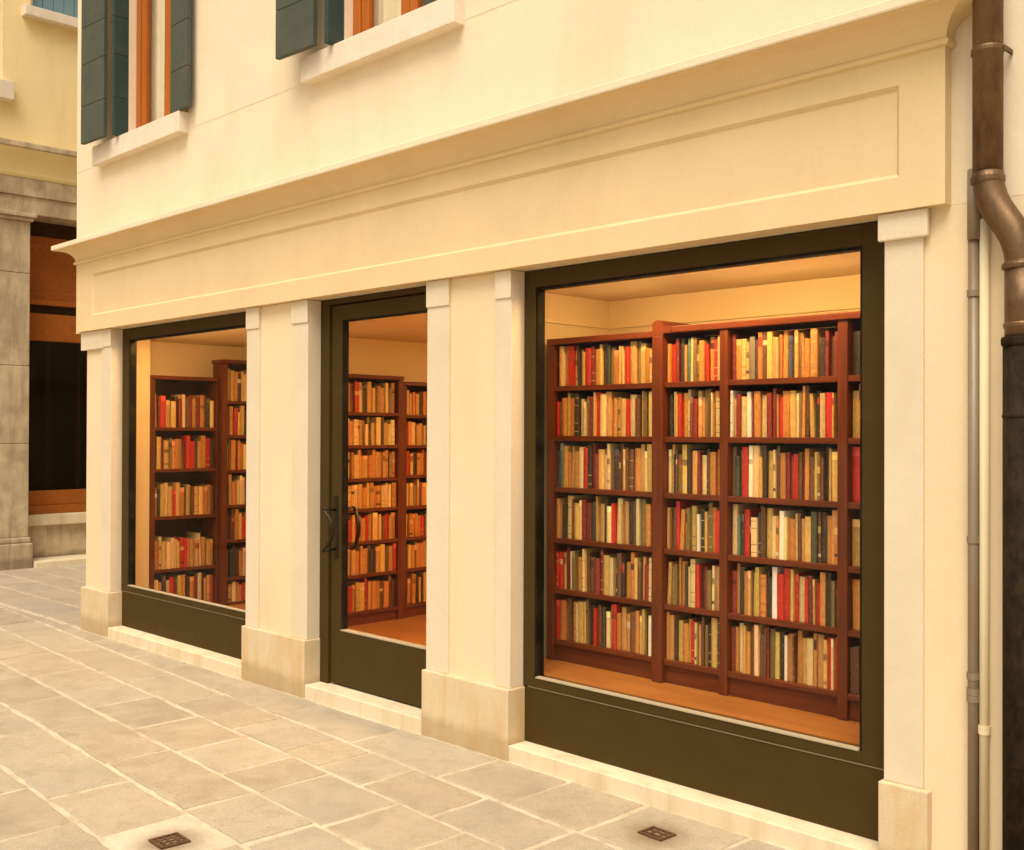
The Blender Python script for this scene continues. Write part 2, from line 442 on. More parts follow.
# --- shop windows
def shop_window(a, b, label, left, right):
    t = bpy.data.objects.new('shop_window', None); COL.objects.link(t); t.parent = B
    t.location = (a - B.location.x, YF - B.location.y, TH); tag(t, label)
    zb, zt = TH + .0005, TOP - .004
    xl, xr = a + .002, b - .002
    gz0, gz1 = .418, 2.388; gx0, gx1 = a + left, b - right
    fr = BM()
    box(fr, xl, gx0 - .012, YF, YF + .07, .362, zt, .003)
    box(fr, gx1 + .012, xr, YF, YF + .07, .362, zt, .003)
    box(fr, gx0 - .012, gx1 + .012, YF, YF + .07, gz1 + .012, zt, .003)
    box(fr, gx0 - .012, gx1 + .012, YF, YF + .07, .362, gz0 - .010, .003)
    build('frame', fr, 'frame', t)
    gk = BM()
    box(gk, gx0 - .0118, gx0, YF + .008, YF + .06, gz0 - .009, gz1 + .0118)
    box(gk, gx1, gx1 + .0118, YF + .008, YF + .06, gz0 - .009, gz1 + .0118)
    box(gk, gx0, gx1, YF + .008, YF + .06, gz1, gz1 + .0118)
    build('gasket', gk, 'gasket', t)
    bd = BM(); box(bd, gx0 + .0005, gx1 - .0005, YF - .004, YF + .03, gz0 - .0095, gz0 - .001, .002); build('glazing_bead', bd, 'bead', t)
    pn = BM(); box(pn, xl, xr, YF + .004, YF + .07, zb, .355, .003); build('lower_panel', pn, 'frame', t)
    bd = BM(); box(bd, xl + .03, xr - .03, YF + .001, YF + .05, .3555, .3612); build('panel_bead', bd, 'dull_bead', t)
    gl = BM(); box(gl, gx0 + .0003, gx1 - .0003, YF + .034, YF + .040, gz0 - .0005, gz1 - .0003); build('glass', gl, 'glass', t)
    return t
shop_window(*OPEN['left'], 'left display window with dark brown frame', .125, .125)
shop_window(*OPEN['big'], 'large display window with dark brown frame', .092, .150)

# --- door
a, b = OPEN['door']
D = bpy.data.objects.new('door', None); COL.objects.link(D); D.parent = B
D.location = (a - B.location.x, YF - B.location.y, TH + .006)
zt = TOP - .004
fr = BM()
box(fr, a + .002, a + .095, YF, YF + .09, .0808, zt, .003); box(fr, b - .04, b - .002, YF, YF + .09, .0808, zt, .003)
box(fr, a + .095, b - .04, YF, YF + .09, 2.455, zt, .003)
build('door_frame', fr, 'frame', D)
lx0, lx1 = a + .107, b - .048; gx0, gx1 = lx0 + .105, lx1 - .075; gz0, gz1 = .425, 2.352
yd = YF + .014
lf = BM()
box(lf, lx0, gx0, yd, yd + .05, .09, 2.445, .003); box(lf, gx1, lx1, yd, yd + .05, .09, 2.445, .003)
box(lf, gx0, gx1, yd, yd + .05, gz1, 2.445, .003); box(lf, gx0, gx1, yd, yd + .05, .09, gz0, .003)
build('door_leaf', lf, 'frame', D)
gk = BM()
box(gk, gx0, gx0 + .008, yd + .004, yd + .045, gz0 + .008, gz1 - .008); box(gk, gx1 - .008, gx1, yd + .004, yd + .045, gz0 + .008, gz1 - .008)
box(gk, gx0, gx1, yd + .004, yd + .045, gz1 - .008, gz1)
build('gasket', gk, 'gasket', D)
gk = BM(); box(gk, gx0, gx1, yd - .003, yd + .045, gz0, gz0 + .008); build('glazing_bead', gk, 'bead', D)
gl = BM(); box(gl, gx0 + .0085, gx1 - .0085, yd + .022, yd + .028, gz0 + .0085, gz1 - .0085); build('glass', gl, 'glass', D)
def pull(y_face, sgn, x, lab):
    h = BM()
    z0, z1 = .90, 1.20
    box(h, x - .022, x + .022, y_face - (.006 if sgn < 0 else 0), y_face + (.006 if sgn > 0 else 0), z0 - .03, z1 + .06, .002)
    pts = []
    for k in range(15):
        t = k / 14
        zz = z0 + .02 + (z1 - z0 - .04) * t
        out = .095 - .02 * math.sin(math.pi * t)
        pts.append((x + .075 * math.sin(math.pi * t) ** .8 - .012, y_face + sgn * out, zz))
    tube(h, pts, [.0095 + .004 * math.sin(math.pi * k / 14) for k in range(15)], 12)
    tube(h, [(x, y_face, z1 - .03), (x - .004, y_face + sgn * .05, z1 - .022), (x - .012, y_face + sgn * .088, z1 - .018)], .008, 10)
    tube(h, [(x, y_face, z0 + .03), (x - .004, y_face + sgn * .05, z0 + .022), (x - .012, y_face + sgn * .088, z0 + .018)], .008, 10)
    o = build('handle', h, 'handle', D, smooth=True)
    return o
pull(yd, -1, lx0 + .05, 'outer')
pull(yd + .05, 1, lx0 + .05, 'inner')

# --- upper windows
def upper_window(x, sx0, sx1, label):
    t = bpy.data.objects.new('window', None); COL.objects.link(t); t.parent = B
    t.location = (x - B.location.x, 0, WZ0); tag(t, label)
    y = 3.955
    fr = BM()
    for p0, p1 in ((x + .002, x + .075), (x + OW - .075, x + OW - .002)): box(fr, p0, p1, y, y + .06, WZ0 + .002, WZ1 - .002, .006)
    box(fr, x + .075, x + OW - .075, y, y + .06, WZ1 - .075, WZ1 - .002, .006)
    build('window_frame', fr, 'orange', t)
    for p0, p1 in ((x + .0765, x + OW / 2 + .08), (x + OW / 2 + .0815, x + OW - .0765)):
        sa = BM(); w = .075
        box(sa, p0, p0 + w, y + .008, y + .05, WZ0 + .004, WZ1 - .078, .008); box(sa, p1 - w, p1, y + .008, y + .05, WZ0 + .004, WZ1 - .078, .008)
        box(sa, p0 + w, p1 - w, y + .008, y + .05, WZ0 + .004, WZ0 + .07, .006); box(sa, p0 + w, p1 - w, y + .008, y + .05, WZ1 - .16, WZ1 - .078, .006)
        s = build('sash', sa, 'orange', t)
        gl = BM(); box(gl, p0 + w, p1 - w, y + .026, y + .03, WZ0 + .07, WZ1 - .16); build('pane', gl, 'upglass', t)
    cu = BM(); n = 90; lo, hi = [], []
    for k in range(n + 1):
        q = x + .03 + (OW - .06) * k / n
        yy = 4.06 + .024 * math.sin(k * .62) + .012 * math.sin(k * 1.5 + 1)
        lo.append((q, yy)); 
    a0 = [cu.verts.new((q, yy, WZ0 + .01)) for q, yy in lo]; a1 = [cu.verts.new((q, yy, WZ1 - .01)) for q, yy in lo]
    b0 = [cu.verts.new((q, yy + .004, WZ0 + .01)) for q, yy in lo]; b1 = [cu.verts.new((q, yy + .004, WZ1 - .01)) for q, yy in lo]
    for k in range(n):
        cu.faces.new((a0[k], a0[k + 1], a1[k + 1], a1[k])); cu.faces.new((b0[k + 1], b0[k], b1[k], b1[k + 1]))
    build('curtain', cu, 'curtain', t, smooth=True)
    si = BM(); box(si, sx0, sx1, 3.82, 3.953, 3.838, 3.992, .006, 3); build('window_sill', si, 'sill', t)
    # folding shutters: one leaf standing out from the jamb, the next folded flat along the wall
    def leaf(x0, x1, y0, y1, m, boards=True, skew=0):
        s = BM(); z0 = 3.99; zz = z0
        hs = [.30, .34, .30, .33, .30, .34]
        for h in hs:
            if zz + h > 5.75: h = 5.75 - zz
            if h < .02: break
            box(s, x0, x1, y0, y1, zz + .0015, zz + h - .0015, .004)
            zz += h
        box(s, x0 + .006, x1 - .006, y0 + .006, y1 - .006, z0 + .004, zz - .004)
        if skew:
            piv = Vector((x1 if skew > 0 else x0, y1, 0))
            bmesh.ops.rotate(s, cent=piv, matrix=Matrix.Rotation(R(skew), 3, 'Z'), verts=s.verts)
        # strap hinge
        o = build('shutter', s, m, t)
        return o
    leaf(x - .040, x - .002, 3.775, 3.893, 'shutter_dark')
    leaf(x - .485, x - .105, 3.738, 3.772, 'shutter', skew=3)
    leaf(x + .825, x + 1.085, 3.822, 3.855, 'shutter', skew=-1.5)
upper_window(wins[0], -8.715, -7.255, 'left upper window with grey green shutters')
upper_window(wins[1], -5.70, -4.27, 'right upper window with dark green shutters')
fr = BM()
fr.free()
for xx in wins + [-2.3]:
    fr = BM(); box(fr, xx - .05, xx + OW + .05, 4.121, 4.6, 3.9, 5.75)
    bmesh.ops.delete(fr, geom=[f for f in fr.faces if abs(f.calc_center_median().y - 4.121) < 1e-3], context='FACES')
    build('window_recess', fr, 'dark', B)

# --- interior
CZ = 2.44
fl = BM(); box(fl, -8.88, -4.12, 4.061, 9.2, -.02, .115); build('interior_floor', fl, 'floor', B)
pl = BM(); box(pl, -4.119, -1.55, 4.055, 5.0, .02, .412); build('display_platform', pl, 'floor', B)
ce = BM(); box(ce, -8.88, -1.40, 4.055, 9.3, CZ, TOP - .004); build('ceiling', ce, 'inwall', B)
iw = BM()
box(iw, -4.22, -4.12, 4.045, 5.0, .0, CZ - .002)
box(iw, -4.12, -1.45, 4.93, 5.03, .0, CZ - .002)
box(iw, -1.55, -1.45, 4.13, 4.93, .0, CZ - .002)
build('alcove_wall', iw, 'inwall', B)
iw = BM()
box(iw, -7.35, -7.25, 4.72, 9.2, .115, CZ - .002)
box(iw, -8.88, -4.22, 9.2, 9.3, .115, CZ - .002)
box(iw, -4.22, -4.12, 5.04, 9.2, .115, CZ - .002)
box(iw, -8.88, -8.855, 4.282, 9.2, .115, CZ - .002); box(iw, -8.88, -8.603, 4.05, 4.2815, .115, CZ - .002)
build('interior_wall', iw, 'inwall', B)
md = BM(); box(md, -4.12, -4.106, 4.06, 4.93, 2.272, 2.288); box(md, -4.106, -1.55, 4.916, 4.93, 2.272, 2.288); build('picture_rail', md, 'inwall', B)

def ceiling_lamp(x, y, wx, wy, power):
    t = bpy.data.objects.new('ceiling_lamp', None); COL.objects.link(t); t.parent = B; t.location = (x + 5, y - 3.9, CZ)
    fr = BM(); e = .012
    for q in ((x - wx - e, x + wx + e, y - wy - e, y - wy), (x - wx - e, x + wx + e, y + wy, y + wy + e), (x - wx - e, x - wx, y - wy, y + wy), (x + wx, x + wx + e, y - wy, y + wy)): box(fr, *q, CZ - .010, CZ + .0)
    build('lamp_housing', fr, 'sill', t)
    em, ent, eb = mat('lamp_diffuser'); eb.inputs['Base Color'].default_value = (.8, .8, .75, 1)
    eb.inputs['Emission Color'].default_value = (1, .61, .26, 1); eb.inputs['Emission Strength'].default_value = power
    ln = BM(); box(ln, x - wx, x + wx, y - wy, y + wy, CZ - .024, CZ - .002); build('lamp_diffuser', ln, em, t)
def added_uplight(x0, x1, y0, y1, z, power):  # added uplight, hidden above the bookcases, brightens the alcove wall and ceiling
    t = bpy.data.objects.new('added_uplight', None); COL.objects.link(t); t.parent = B; t.location = ((x0 + x1) / 2 + 5, (y0 + y1) / 2 - 3.9, z)
    h = BM(); box(h, x0, x1, y0, y1, z, z + .018); build('lamp_housing', h, 'sill', t)
    em, ent, eb = mat('added_uplight_diffuser'); eb.inputs['Base Color'].default_value = (.8, .8, .75, 1)
    eb.inputs['Emission Color'].default_value = (1, .61, .26, 1); eb.inputs['Emission Strength'].default_value = power
    h = BM(); box(h, x0 + .004, x1 - .004, y0 + .004, y1 - .004, z + .0185, z + .024); build('lamp_diffuser', h, em, t)
LAMP = 24.0
added_uplight(-3.95, -3.42, 4.56, 4.59, 2.173, LAMP * .33)
added_uplight(-3.2, -1.75, 4.56, 4.59, 2.190, LAMP * .33)

ceiling_lamp(-2.85, 4.092, .8, .022, LAMP * 2.8)
ceiling_lamp(-7.6, 4.092, .7, .022, LAMP * 2.8)
ceiling_lamp(-5.1, 5.3, .3, .3, LAMP * 1.25)
ceiling_lamp(-5.6, 7.2, .3, .3, LAMP)
ceiling_lamp(-8.0, 6.6, .25, .25, LAMP)

# ================================================================== BOOKCASES
WD = .030
def bookcase(label, loc, rz, bays, zb, zt, shelves, depth, group, finial=False, top_over=.0, last=.05):
    """bays: list of (inner x0, inner x1) in local x; uprights sit between and outside them"""
    t = empty('bookcase', (*loc, 0), label, 'bookcase', group, rz)
    ups = []
    prev = None
    edges = [(bays[0][0] - bays[0][2], bays[0][0])] if len(bays[0]) > 2 else [(bays[0][0] - .05, bays[0][0])]
    for p, q in zip(bays, bays[1:]): edges.append((p[1], q[0]))
    edges.append((bays[-1][1], bays[-1][1] + last))
    for k, (x0, x1) in enumerate(edges):
        up = BM(); box(up, x0, x1, -.0125 if finial and k == 0 else 0, depth, zb, zt - (.0125 if finial and k == 0 else .0015), .004)
        build('upright', up, 'wood_v', t, local=True)
    xa, xb = edges[0][0], edges[-1][1]
    top = BM(); box(top, xa - top_over, xb + top_over, -.012 - top_over, depth, zt, zt + .032, .005)
    if not finial: build('top_board', top, 'wood_x', t, local=True)
    else:
        top.free(); top = BM(); box(top, edges[0][1] + .0545, xb, -.012, depth, zt, zt + .032, .005)
        build('top_board', top, 'wood_x', t, local=True)
        x0, x1 = edges[0]; xm = (x0 + x1) / 2; hw = (x1 - x0) / 2 + .004
        pts = [(x0 - .004, zt - .012)]
        for k in range(11):
            an = math.pi * (1 - k / 10); pts.append((xm + hw * math.cos(an), zt + .040 + hw * .8 * math.sin(an)))
        for k in range(1, 8):
            q = k / 8; pts.append((x1 + .004 + .050 * q, zt + .032 + .008 * (1 + math.cos(math.pi * q)) / 2))
        pts += [(x1 + .054, zt + .032), (x1 + .054, zt - .0005), (x1 + .004, zt - .0005), (x1 + .004, zt - .012)]
        fi = BM(); poly_y(fi, pts, -.0126, depth); build('finial', fi, 'wood_v', t, local=True)
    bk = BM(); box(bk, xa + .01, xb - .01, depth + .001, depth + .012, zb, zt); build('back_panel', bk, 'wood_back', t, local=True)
    for p in bays:
        x0, x1 = p[0], p[1]
        for z in shelves:
            sh = BM(); box(sh, x0 + .0005, x1 - .0005, .003, depth - .001, z - .027, z, .003); build('shelf', sh, 'wood_x', t, local=True)
        kp = BM(); box(kp, x0 + .0005, x1 - .0005, .022, .04, zb, shelves[-1] - .0275); build('kick_board', kp, 'wood_x', t, local=True)
    return t

PAL = {'r': ('red', (.46, .022, .008)), 'm': ('maroon', (.19, .020, .010)), 'o': ('orange', (.50, .20, .04)), 't': ('tan', (.52, .28, .08)), 'c': ('cream', (.70, .50, .21)),
       'w': ('white', (.84, .74, .55)), 'y': ('ochre', (.58, .36, .09)), 'b': ('brown', (.13, .055, .02)), 'k': ('black', (.042, .028, .015)), 'g': ('green', (.055, .065, .028)),
       'v': ('olive', (.20, .13, .035)), 's': ('blue', (.07, .09, .13)), 'e': ('teal', (.10, .17, .13)), 'p': ('grey', (.25, .21, .15))}
PAGE = (.62, .48, .28)
def book_geo(w, h, d, col, rr):
    """verts, faces, tones: curved spine cut into bands, two boards, sunk page block"""
    V, F, T = [], [], []
    def quad(idx, c): F.append(idx); T.append(c)
    bul = min(.008, w * rr.uniform(.05, .28)); n = 5
    lum = sum(col) / 3
    gold = (.55, .36, .10) if lum < .28 else tuple(x * .35 for x in col)
    lab = rr.choice([(.62, .48, .26), (.08, .03, .015), (.3, .05, .02), tuple(x * .5 for x in col)])
    cuts = [(0, col)]
    style = rr.random()
    if style < .10:
        for f0 in (.10, .30, .72, .90)[:rr.choice((2, 3, 4))]: cuts += [(f0 * h, gold), (f0 * h + .004, col)]
    elif style < .19:
        f0 = rr.uniform(.58, .74); cuts += [(f0 * h, lab), (f0 * h + rr.uniform(.018, .05), col)]
    elif style < .23:
        f0 = rr.uniform(.08, .16); cuts += [(f0 * h, lab), (f0 * h + .014, col)]
        f1 = rr.uniform(.55, .6); cuts += [(f1 * h, gold), (f1 * h + .03, col)]
    elif style < .33: cuts += [(.84 * h, tuple(min(1, x * 1.5 + .04) for x in col))]
    zs = [c[0] for c in cuts] + [h]
    base = 0
    for z in zs:
        for i in range(n): V.append((w * i / (n - 1), bul - bul * math.sin(math.pi * i / (n - 1)), z))
    for k in range(len(zs) - 1):
        for i in range(n - 1): quad((k * n + i, k * n + i + 1, (k + 1) * n + i + 1, (k + 1) * n + i), cuts[k][1])
    def bx(x0, x1, y0, y1, z0, z1, c):
        o = len(V)
        V.extend(((x0, y0, z0), (x1, y0, z0), (x1, y1, z0), (x0, y1, z0), (x0, y0, z1), (x1, y0, z1), (x1, y1, z1), (x0, y1, z1)))
        for f in ((3, 2, 1, 0), (4, 5, 6, 7), (0, 1, 5, 4), (1, 2, 6, 5), (2, 3, 7, 6), (3, 0, 4, 7)): quad(tuple(o + q for q in f), c)
    tk = min(.0025, w * .14)
    bx(0, tk, bul + .0002, d, 0, h, col); bx(w - tk, w, bul + .0002, d, 0, h, col)
    pc = tuple(x * rr.uniform(.75, 1.1) for x in PAGE)
    bx(tk, w - tk, bul + .0006, d - .004, .002, h - rr.uniform(.002, .005), pc)
    return V, F, T
def mesh_from(name, V, F, T):
    me = bpy.data.meshes.new(name); me.from_pydata(V, [], F); me.update()
    at = me.attributes.new('tone', 'FLOAT_COLOR', 'FACE')
    at.data.foreach_set('color', [x for c in T for x in (*c, 1)])
    me.materials.append(M['book']); return me
STUFF = ([], [], [])
def add_stuff(mw, V, F, T):
    o = len(STUFF[0])
    STUFF[0].extend(tuple(mw @ Vector(v)) for v in V); STUFF[1].extend(tuple(i + o for i in f) for f in F); STUFF[2].extend(T)

ORD = ['first', 'second', 'third', 'fourth', 'fifth', 'sixth', 'seventh', 'eighth', 'ninth', 'tenth', 'eleventh', 'twelfth', 'thirteenth', 'fourteenth', 'fifteenth', 'sixteenth', 'seventeenth', 'eighteenth', 'nineteenth', 'twentieth', 'twenty-first', 'twenty-second', 'twenty-third', 'twenty-fourth', 'twenty-fifth', 'twenty-sixth', 'twenty-seventh', 'twenty-eighth']
def art(c): return ('an ' if c[0] in 'aeiou' else 'a ') + c
def fill(codes, x0, x1, rr, hgap, z, mwfun, dmax, make=None, slack=.03):
    """stand a row of books between x0 and x1 (local), give each its transform"""
    ws = [rr.uniform(.62, 1.35) * (1.12 if q in 'corty' else .92) * (.62 if q.isupper() else 1) for q in codes]; codes = codes.lower()
    total = (x1 - x0) - slack
    k = total / sum(ws); ws = [w * k for w in ws]
    x = x0 + .004; res = []
    lean_at = rr.randrange(len(codes)) if rr.random() < .4 else -1
    base_h = rr.uniform(.81, .87) * hgap
    for i, (q, w) in enumerate(zip(codes, ws)):
        nm, c = PAL[q]
        f = rr.uniform(.78, 1.2)
        c = tuple(min(.9, v * f * rr.uniform(.93, 1.07)) for v in c)
        h = min(hgap * .95, base_h * rr.choice((.90, .95, 1, 1, 1.04, 1.1, 1.2)) * rr.uniform(.97, 1.03))
        d = min(dmax, h * rr.uniform(.66, .8))
        y = rr.uniform(.010, .034)
        lean = rr.gauss(0, .006)
        gp = rr.uniform(0, .0016)
        if i == lean_at: lean = rr.choice((-1, 1)) * rr.uniform(.03, .05); gp += .005
        res.append(dict(code=q, name=nm, w=w - .0012 - gp, h=h, d=d, x=x + gp * .5, y=y, z=z, lean=lean, col=c))
        x += w
        if rr.random() < .12 and slack > .01: s = min(slack * .3, .01); x += s; slack -= s
    return res

ROWS = {
 'left bay': ["mcyrckrmokgvortvyoy", "rookkcvmrctoytrcbvc", "ksetotcrkmmycbkbotcy"[1:], "tkcymmktkcrctkkcvor", "rrmwvobmmyckbkoobmc", "rovtyykrbkcrotobokw"],
 'narrow bay': ["ormkecvororc", "kcyrocmtvboc", "ckvykrtmckoo", "tbroovywkvor", "ttvookcrkvct", "otkyoormvkyg"],
 'wide bay': ["mocypobyooskvotkmbm", "wmcwocmroycvbtkcrkw"[:18], "bgkrwckyommrobyvbkyc"[:19], "cekrkckbycwobtygkoo", "mokoyokkwrrrcrmrokk", "mocobcbmvykwootctrr"],
 'right bay': ["ktpovytmc", "yoocbkrto", "rromtycbk", "tokvrcyob", "otobmtcyk", "bmcoytvkr"]}
SHELF = [1.912, 1.640, 1.360, 1.082, .806, .530]
SNAME = ['top shelf', 'second shelf', 'third shelf', 'fourth shelf', 'fifth shelf', 'bottom shelf']
YB = 4.35; ZB = .4135
CASES = 'dark red wooden bookcases in the shop'
# local x = world x (bookcase empties stand at the display platform)
bays_world = {'left bay': (-4.027, -3.336), 'narrow bay': (-3.276, -2.946), 'wide bay': (-2.901, -2.334), 'right bay': (-2.286, -1.70)}
ox = -4.072
A1 = bookcase('single bay bookcase at left behind the large shop window', (ox, YB), 0, [(-4.027 - ox, -3.354 - ox, .045)], ZB, 2.140, SHELF, .27, CASES, last=.014)
ox2 = -3.336
A2 = bookcase('wider bookcase with rounded corner post behind the large shop window', (ox2, YB - .004), 0,
              [(-3.276 - ox2, -2.946 - ox2, .060), (-2.901 - ox2, -2.334 - ox2), (-2.286 - ox2, -1.70 - ox2)], ZB, 2.156, SHELF, .274, CASES, finial=True)
ZB_gap = [2.140 - SHELF[0]] + [SHELF[i] - .027 - SHELF[i + 1] for i in range(5)]
bays_fill = {'left bay': (-4.027, -3.356), 'narrow bay': (-3.276, -2.946), 'wide bay': (-2.901, -2.334), 'right bay': (-2.286, -1.70)}
rb = random.Random(21)
GROUP = 'books on the shelves behind the large window'
alist = []
for bay, rws in ROWS.items():
    x0, x1 = bays_fill[bay]
    thin = []
    for codes in rws:                                   # a few thin volumes squeezed in
        cs = list(codes)
        for _ in range(6 if len(cs) > 15 else 3): cs.insert(rb.randrange(1, len(cs)), rb.choice('TBYCOVTYCMTB'))
        thin.append(''.join(cs))
    rws = thin
    for si, codes in enumerate(rws):
        bs = fill(codes, x0, x1, rb, ZB_gap[si], SHELF[si] + .0006, None, .22, slack=.012)
        for i, bk in enumerate(bs):
            bk['bay'] = bay; bk['shelf'] = SNAME[si]; bk['i'] = i; bk['row'] = bs
            mw = Matrix.Translation((bk['x'], YB + bk['y'], bk['z'])) @ Matrix.Rotation(bk['lean'], 4, 'Y')
            bk['mw'] = mw; bk['geo'] = book_geo(bk['w'], bk['h'], bk['d'], bk['col'], rb)
            alist.append(bk)
alist.sort(key=lambda b: (b['bay'] == 'right bay', -b['w'] * b['h']))
for bk in alist[300:]: add_stuff(bk['mw'], *bk['geo'])
alist = alist[:300]
def describe(bk):
    row = bk['row']; i = bk['i']; nm = bk['name']
    hs = sorted(b['h'] for b in row); wss = sorted(b['w'] for b in row)
    adj = 'tall' if bk['h'] >= hs[-3] else 'short' if bk['h'] <= hs[2] else 'thick' if bk['w'] >= wss[-5] else 'slim' if bk['w'] <= wss[4] else 'plain'
    same = [b for b in row if b['code'] == bk['code']]
    tail = f"{bk['shelf']}, {bk['bay']}"
    if len(same) == 1: return f"{adj} {nm} book, the only {nm} one on the {tail}, large window"
    l = row[i - 1]['name'] if i else None; r = row[i + 1]['name'] if i + 1 < len(row) else None
    key = lambda b: (b['name'], row[b['i'] - 1]['name'] if b['i'] else None, row[b['i'] + 1]['name'] if b['i'] + 1 < len(row) else None)
    if sum(key(b) == key(bk) for b in row) == 1:
        if l is None: return f"{adj} {nm} book at the left end of the {tail}, large window"
        if r is None: return f"{adj} {nm} book at the right end of the {tail}, large window"
        if l == r: return f"{adj} {nm} book between two {l} ones, {tail}, large window"
        return f"{adj} {nm} book between {art(l)} and {art(r)} one, {tail}, large window"
    return f"{adj} {nm} book, {ORD[i]} from left on {tail}, large window"
for bk in alist:
    me = mesh_from('book', *bk['geo']); o = bpy.data.objects.new('book', me); COL.objects.link(o)
    o.matrix_world = bk['mw']; tag(o, describe(bk), 'book', GROUP)

# --- bookcases of the left room and of the room behind the door (face +x)
def side_case(label, xf, y0, y1, zb, zt, shelves, perrow, seed, up=.045, last=.05, top_over=.0, depth=.27, dmax=.21, weights='oottyyccrmbkvgk'):
    ww = y1 - y0
    t = bookcase(label, (xf, y0), R(90), [(up, ww - last, up)], zb, zt, shelves, depth, CASES, top_over=top_over, last=last)
    rr = random.Random(seed); mw0 = worldm(t)
    tops = [zt - .01] + [z - .027 for z in shelves[:-1]]
    for z, tp in zip(shelves, tops):
        codes = ''.join(rr.choice(weights) for _ in range(perrow))
        gap = min(.30, tp - z)
        for bk in fill(codes, up, ww - last, rr, gap, z + .0006, None, dmax, slack=.02):
            add_stuff(mw0 @ Matrix.Translation((bk['x'], bk['y'], bk['z'])) @ Matrix.Rotation(bk['lean'], 4, 'Y'), *book_geo(bk['w'], bk['h'], bk['d'], bk['col'], rr))
    return t
side_case('low five shelf bookcase behind the left shop window', -8.6, 4.285, 4.925, .1155, 2.10, [1.69, 1.335, .93, .48, .14], 16, 3, depth=.24, last=.016)
side_case('taller bookcase beside the low one behind the left shop window', -8.55, 4.935, 5.75, .1155, 2.262, [1.93, 1.625, 1.316, 1.004, .693, .36, .14], 22, 4, up=.05, top_over=.015, depth=.17, dmax=.135)
side_case('bookcase behind the shop door, nearer one along the partition', -6.95, 4.78, 5.68, .1155, 2.085, [1.815, 1.552, 1.286, 1.043, .783, .52, .224], 22, 6, weights='ooottyyccrbkv')
side_case('bookcase behind the shop door, farther one along the partition', -6.965, 5.685, 6.62, .1155, 2.045, [1.80, 1.55, 1.30, 1.04, .783, .52, .224], 24, 8, weights='ooottyyccrbkv')
me = mesh_from('shelved_books', *STUFF)
o = bpy.data.objects.new('shelved_books', me); COL.objects.link(o)
tag(o, 'other old books on the bookcases behind the door and both shop windows', 'books', kind='stuff')

# ================================================================== PIPES
t = empty('downpipe', (-1.37, 3.82, 0), 'thick brown metal downpipe with an elbow on the right of the facade', 'downpipe')
yc = 3.825
up = BM(); tube(up, [(-1.486, yc, 9.0), (-1.486, yc, 6), (-1.486, yc, 4), (-1.486, yc, 2.55)], .050, 28); build('upper_pipe', up, 'pipe', t, smooth=True)
el = BM(); pts = []
P0, P1, P2, P3 = Vector((-1.486, yc, 2.57)), Vector((-1.486, yc, 2.40)), Vector((-1.372, yc, 2.40)), Vector((-1.372, yc, 2.22))
for k in range(25):
    s = k / 24; pts.append(P0 * (1 - s) ** 3 + P1 * 3 * s * (1 - s) ** 2 + P2 * 3 * s * s * (1 - s) + P3 * s ** 3)
tube(el, pts, .0525, 28); build('elbow', el, 'pipe', t, smooth=True)
lo = BM(); tube(lo, [(-1.372, yc, 2.25), (-1.372, yc, 1.94)], .0545, 28); build('lower_sleeve', lo, 'pipe', t, smooth=True)
lo = BM(); tube(lo, [(-1.372, yc, 1.97), (-1.372, yc, 1.0), (-1.372, yc, -.02)], .060, 28); build('iron_pipe', lo, 'iron', t, smooth=True)
for cx, z, r, h in ((-1.486, 2.995, .0545, .022), (-1.486, 2.545, .057, .03), (-1.376, 2.232, .060, .02), (-1.372, 1.975, .066, .03), (-1.372, 2.03, .059, .02), (-1.486, 4.4, .0545, .022), (-1.372, 1.72, .0625, .012)):
    co = BM(); tube(co, [(cx, yc, z - h / 2), (cx, yc, z - h / 4), (cx, yc, z + h / 4), (cx, yc, z + h / 2)], [r - .003, r, r, r - .003], 28); build('collar', co, 'pipe' if z > 2 else 'iron', t)
for cx, z in ((-1.486, 2.995), (-1.486, 4.4)):
    st = BM(); box(st, cx - .058, cx - .05, yc - .004, 3.899, z - .008, z + .008); box(st, cx + .05, cx + .058, yc - .004, 3.899, z - .008, z + .008); build('bracket', st, 'pipe', t)
t = empty('conduit', (-1.545, 3.878, 0), 'thin grey conduit pipe running up the wall beside the pilaster', 'pipe')
co = BM(); tube(co, [(-1.556, 3.878, 2.36), (-1.556, 3.878, 1.2), (-1.556, 3.878, -.02)], .0185, 16); build('tube', co, 'conduit', t, smooth=True)
co = BM(); tube(co, [(-1.553, 3.874, 2.35), (-1.553, 3.874, 2.60)], .0225, 16); build('sleeve', co, 'conduit', t, smooth=True)
for z in (2.16, 1.284, .80, .745, .72):
    co = BM(); tube(co, [(-1.556, 3.878, z - .012), (-1.556, 3.878, z + .012)], .0225, 16); build('clamp', co, 'conduit', t)
t = empty('wall_pipe', (-1.518, 3.88, 0), 'cream painted pipe between grey conduit and brown downpipe', 'pipe')
co = BM(); tube(co, [(-1.520, 3.884, 2.42), (-1.520, 3.884, 1.2), (-1.520, 3.884, -.02)], .0165, 16); build('tube', co, 'creampipe', t, smooth=True)
co = BM(); tube(co, [(-1.520, 3.884, .60), (-1.520, 3.884, .63)], .021, 16); build('clamp', co, 'creampipe', t)

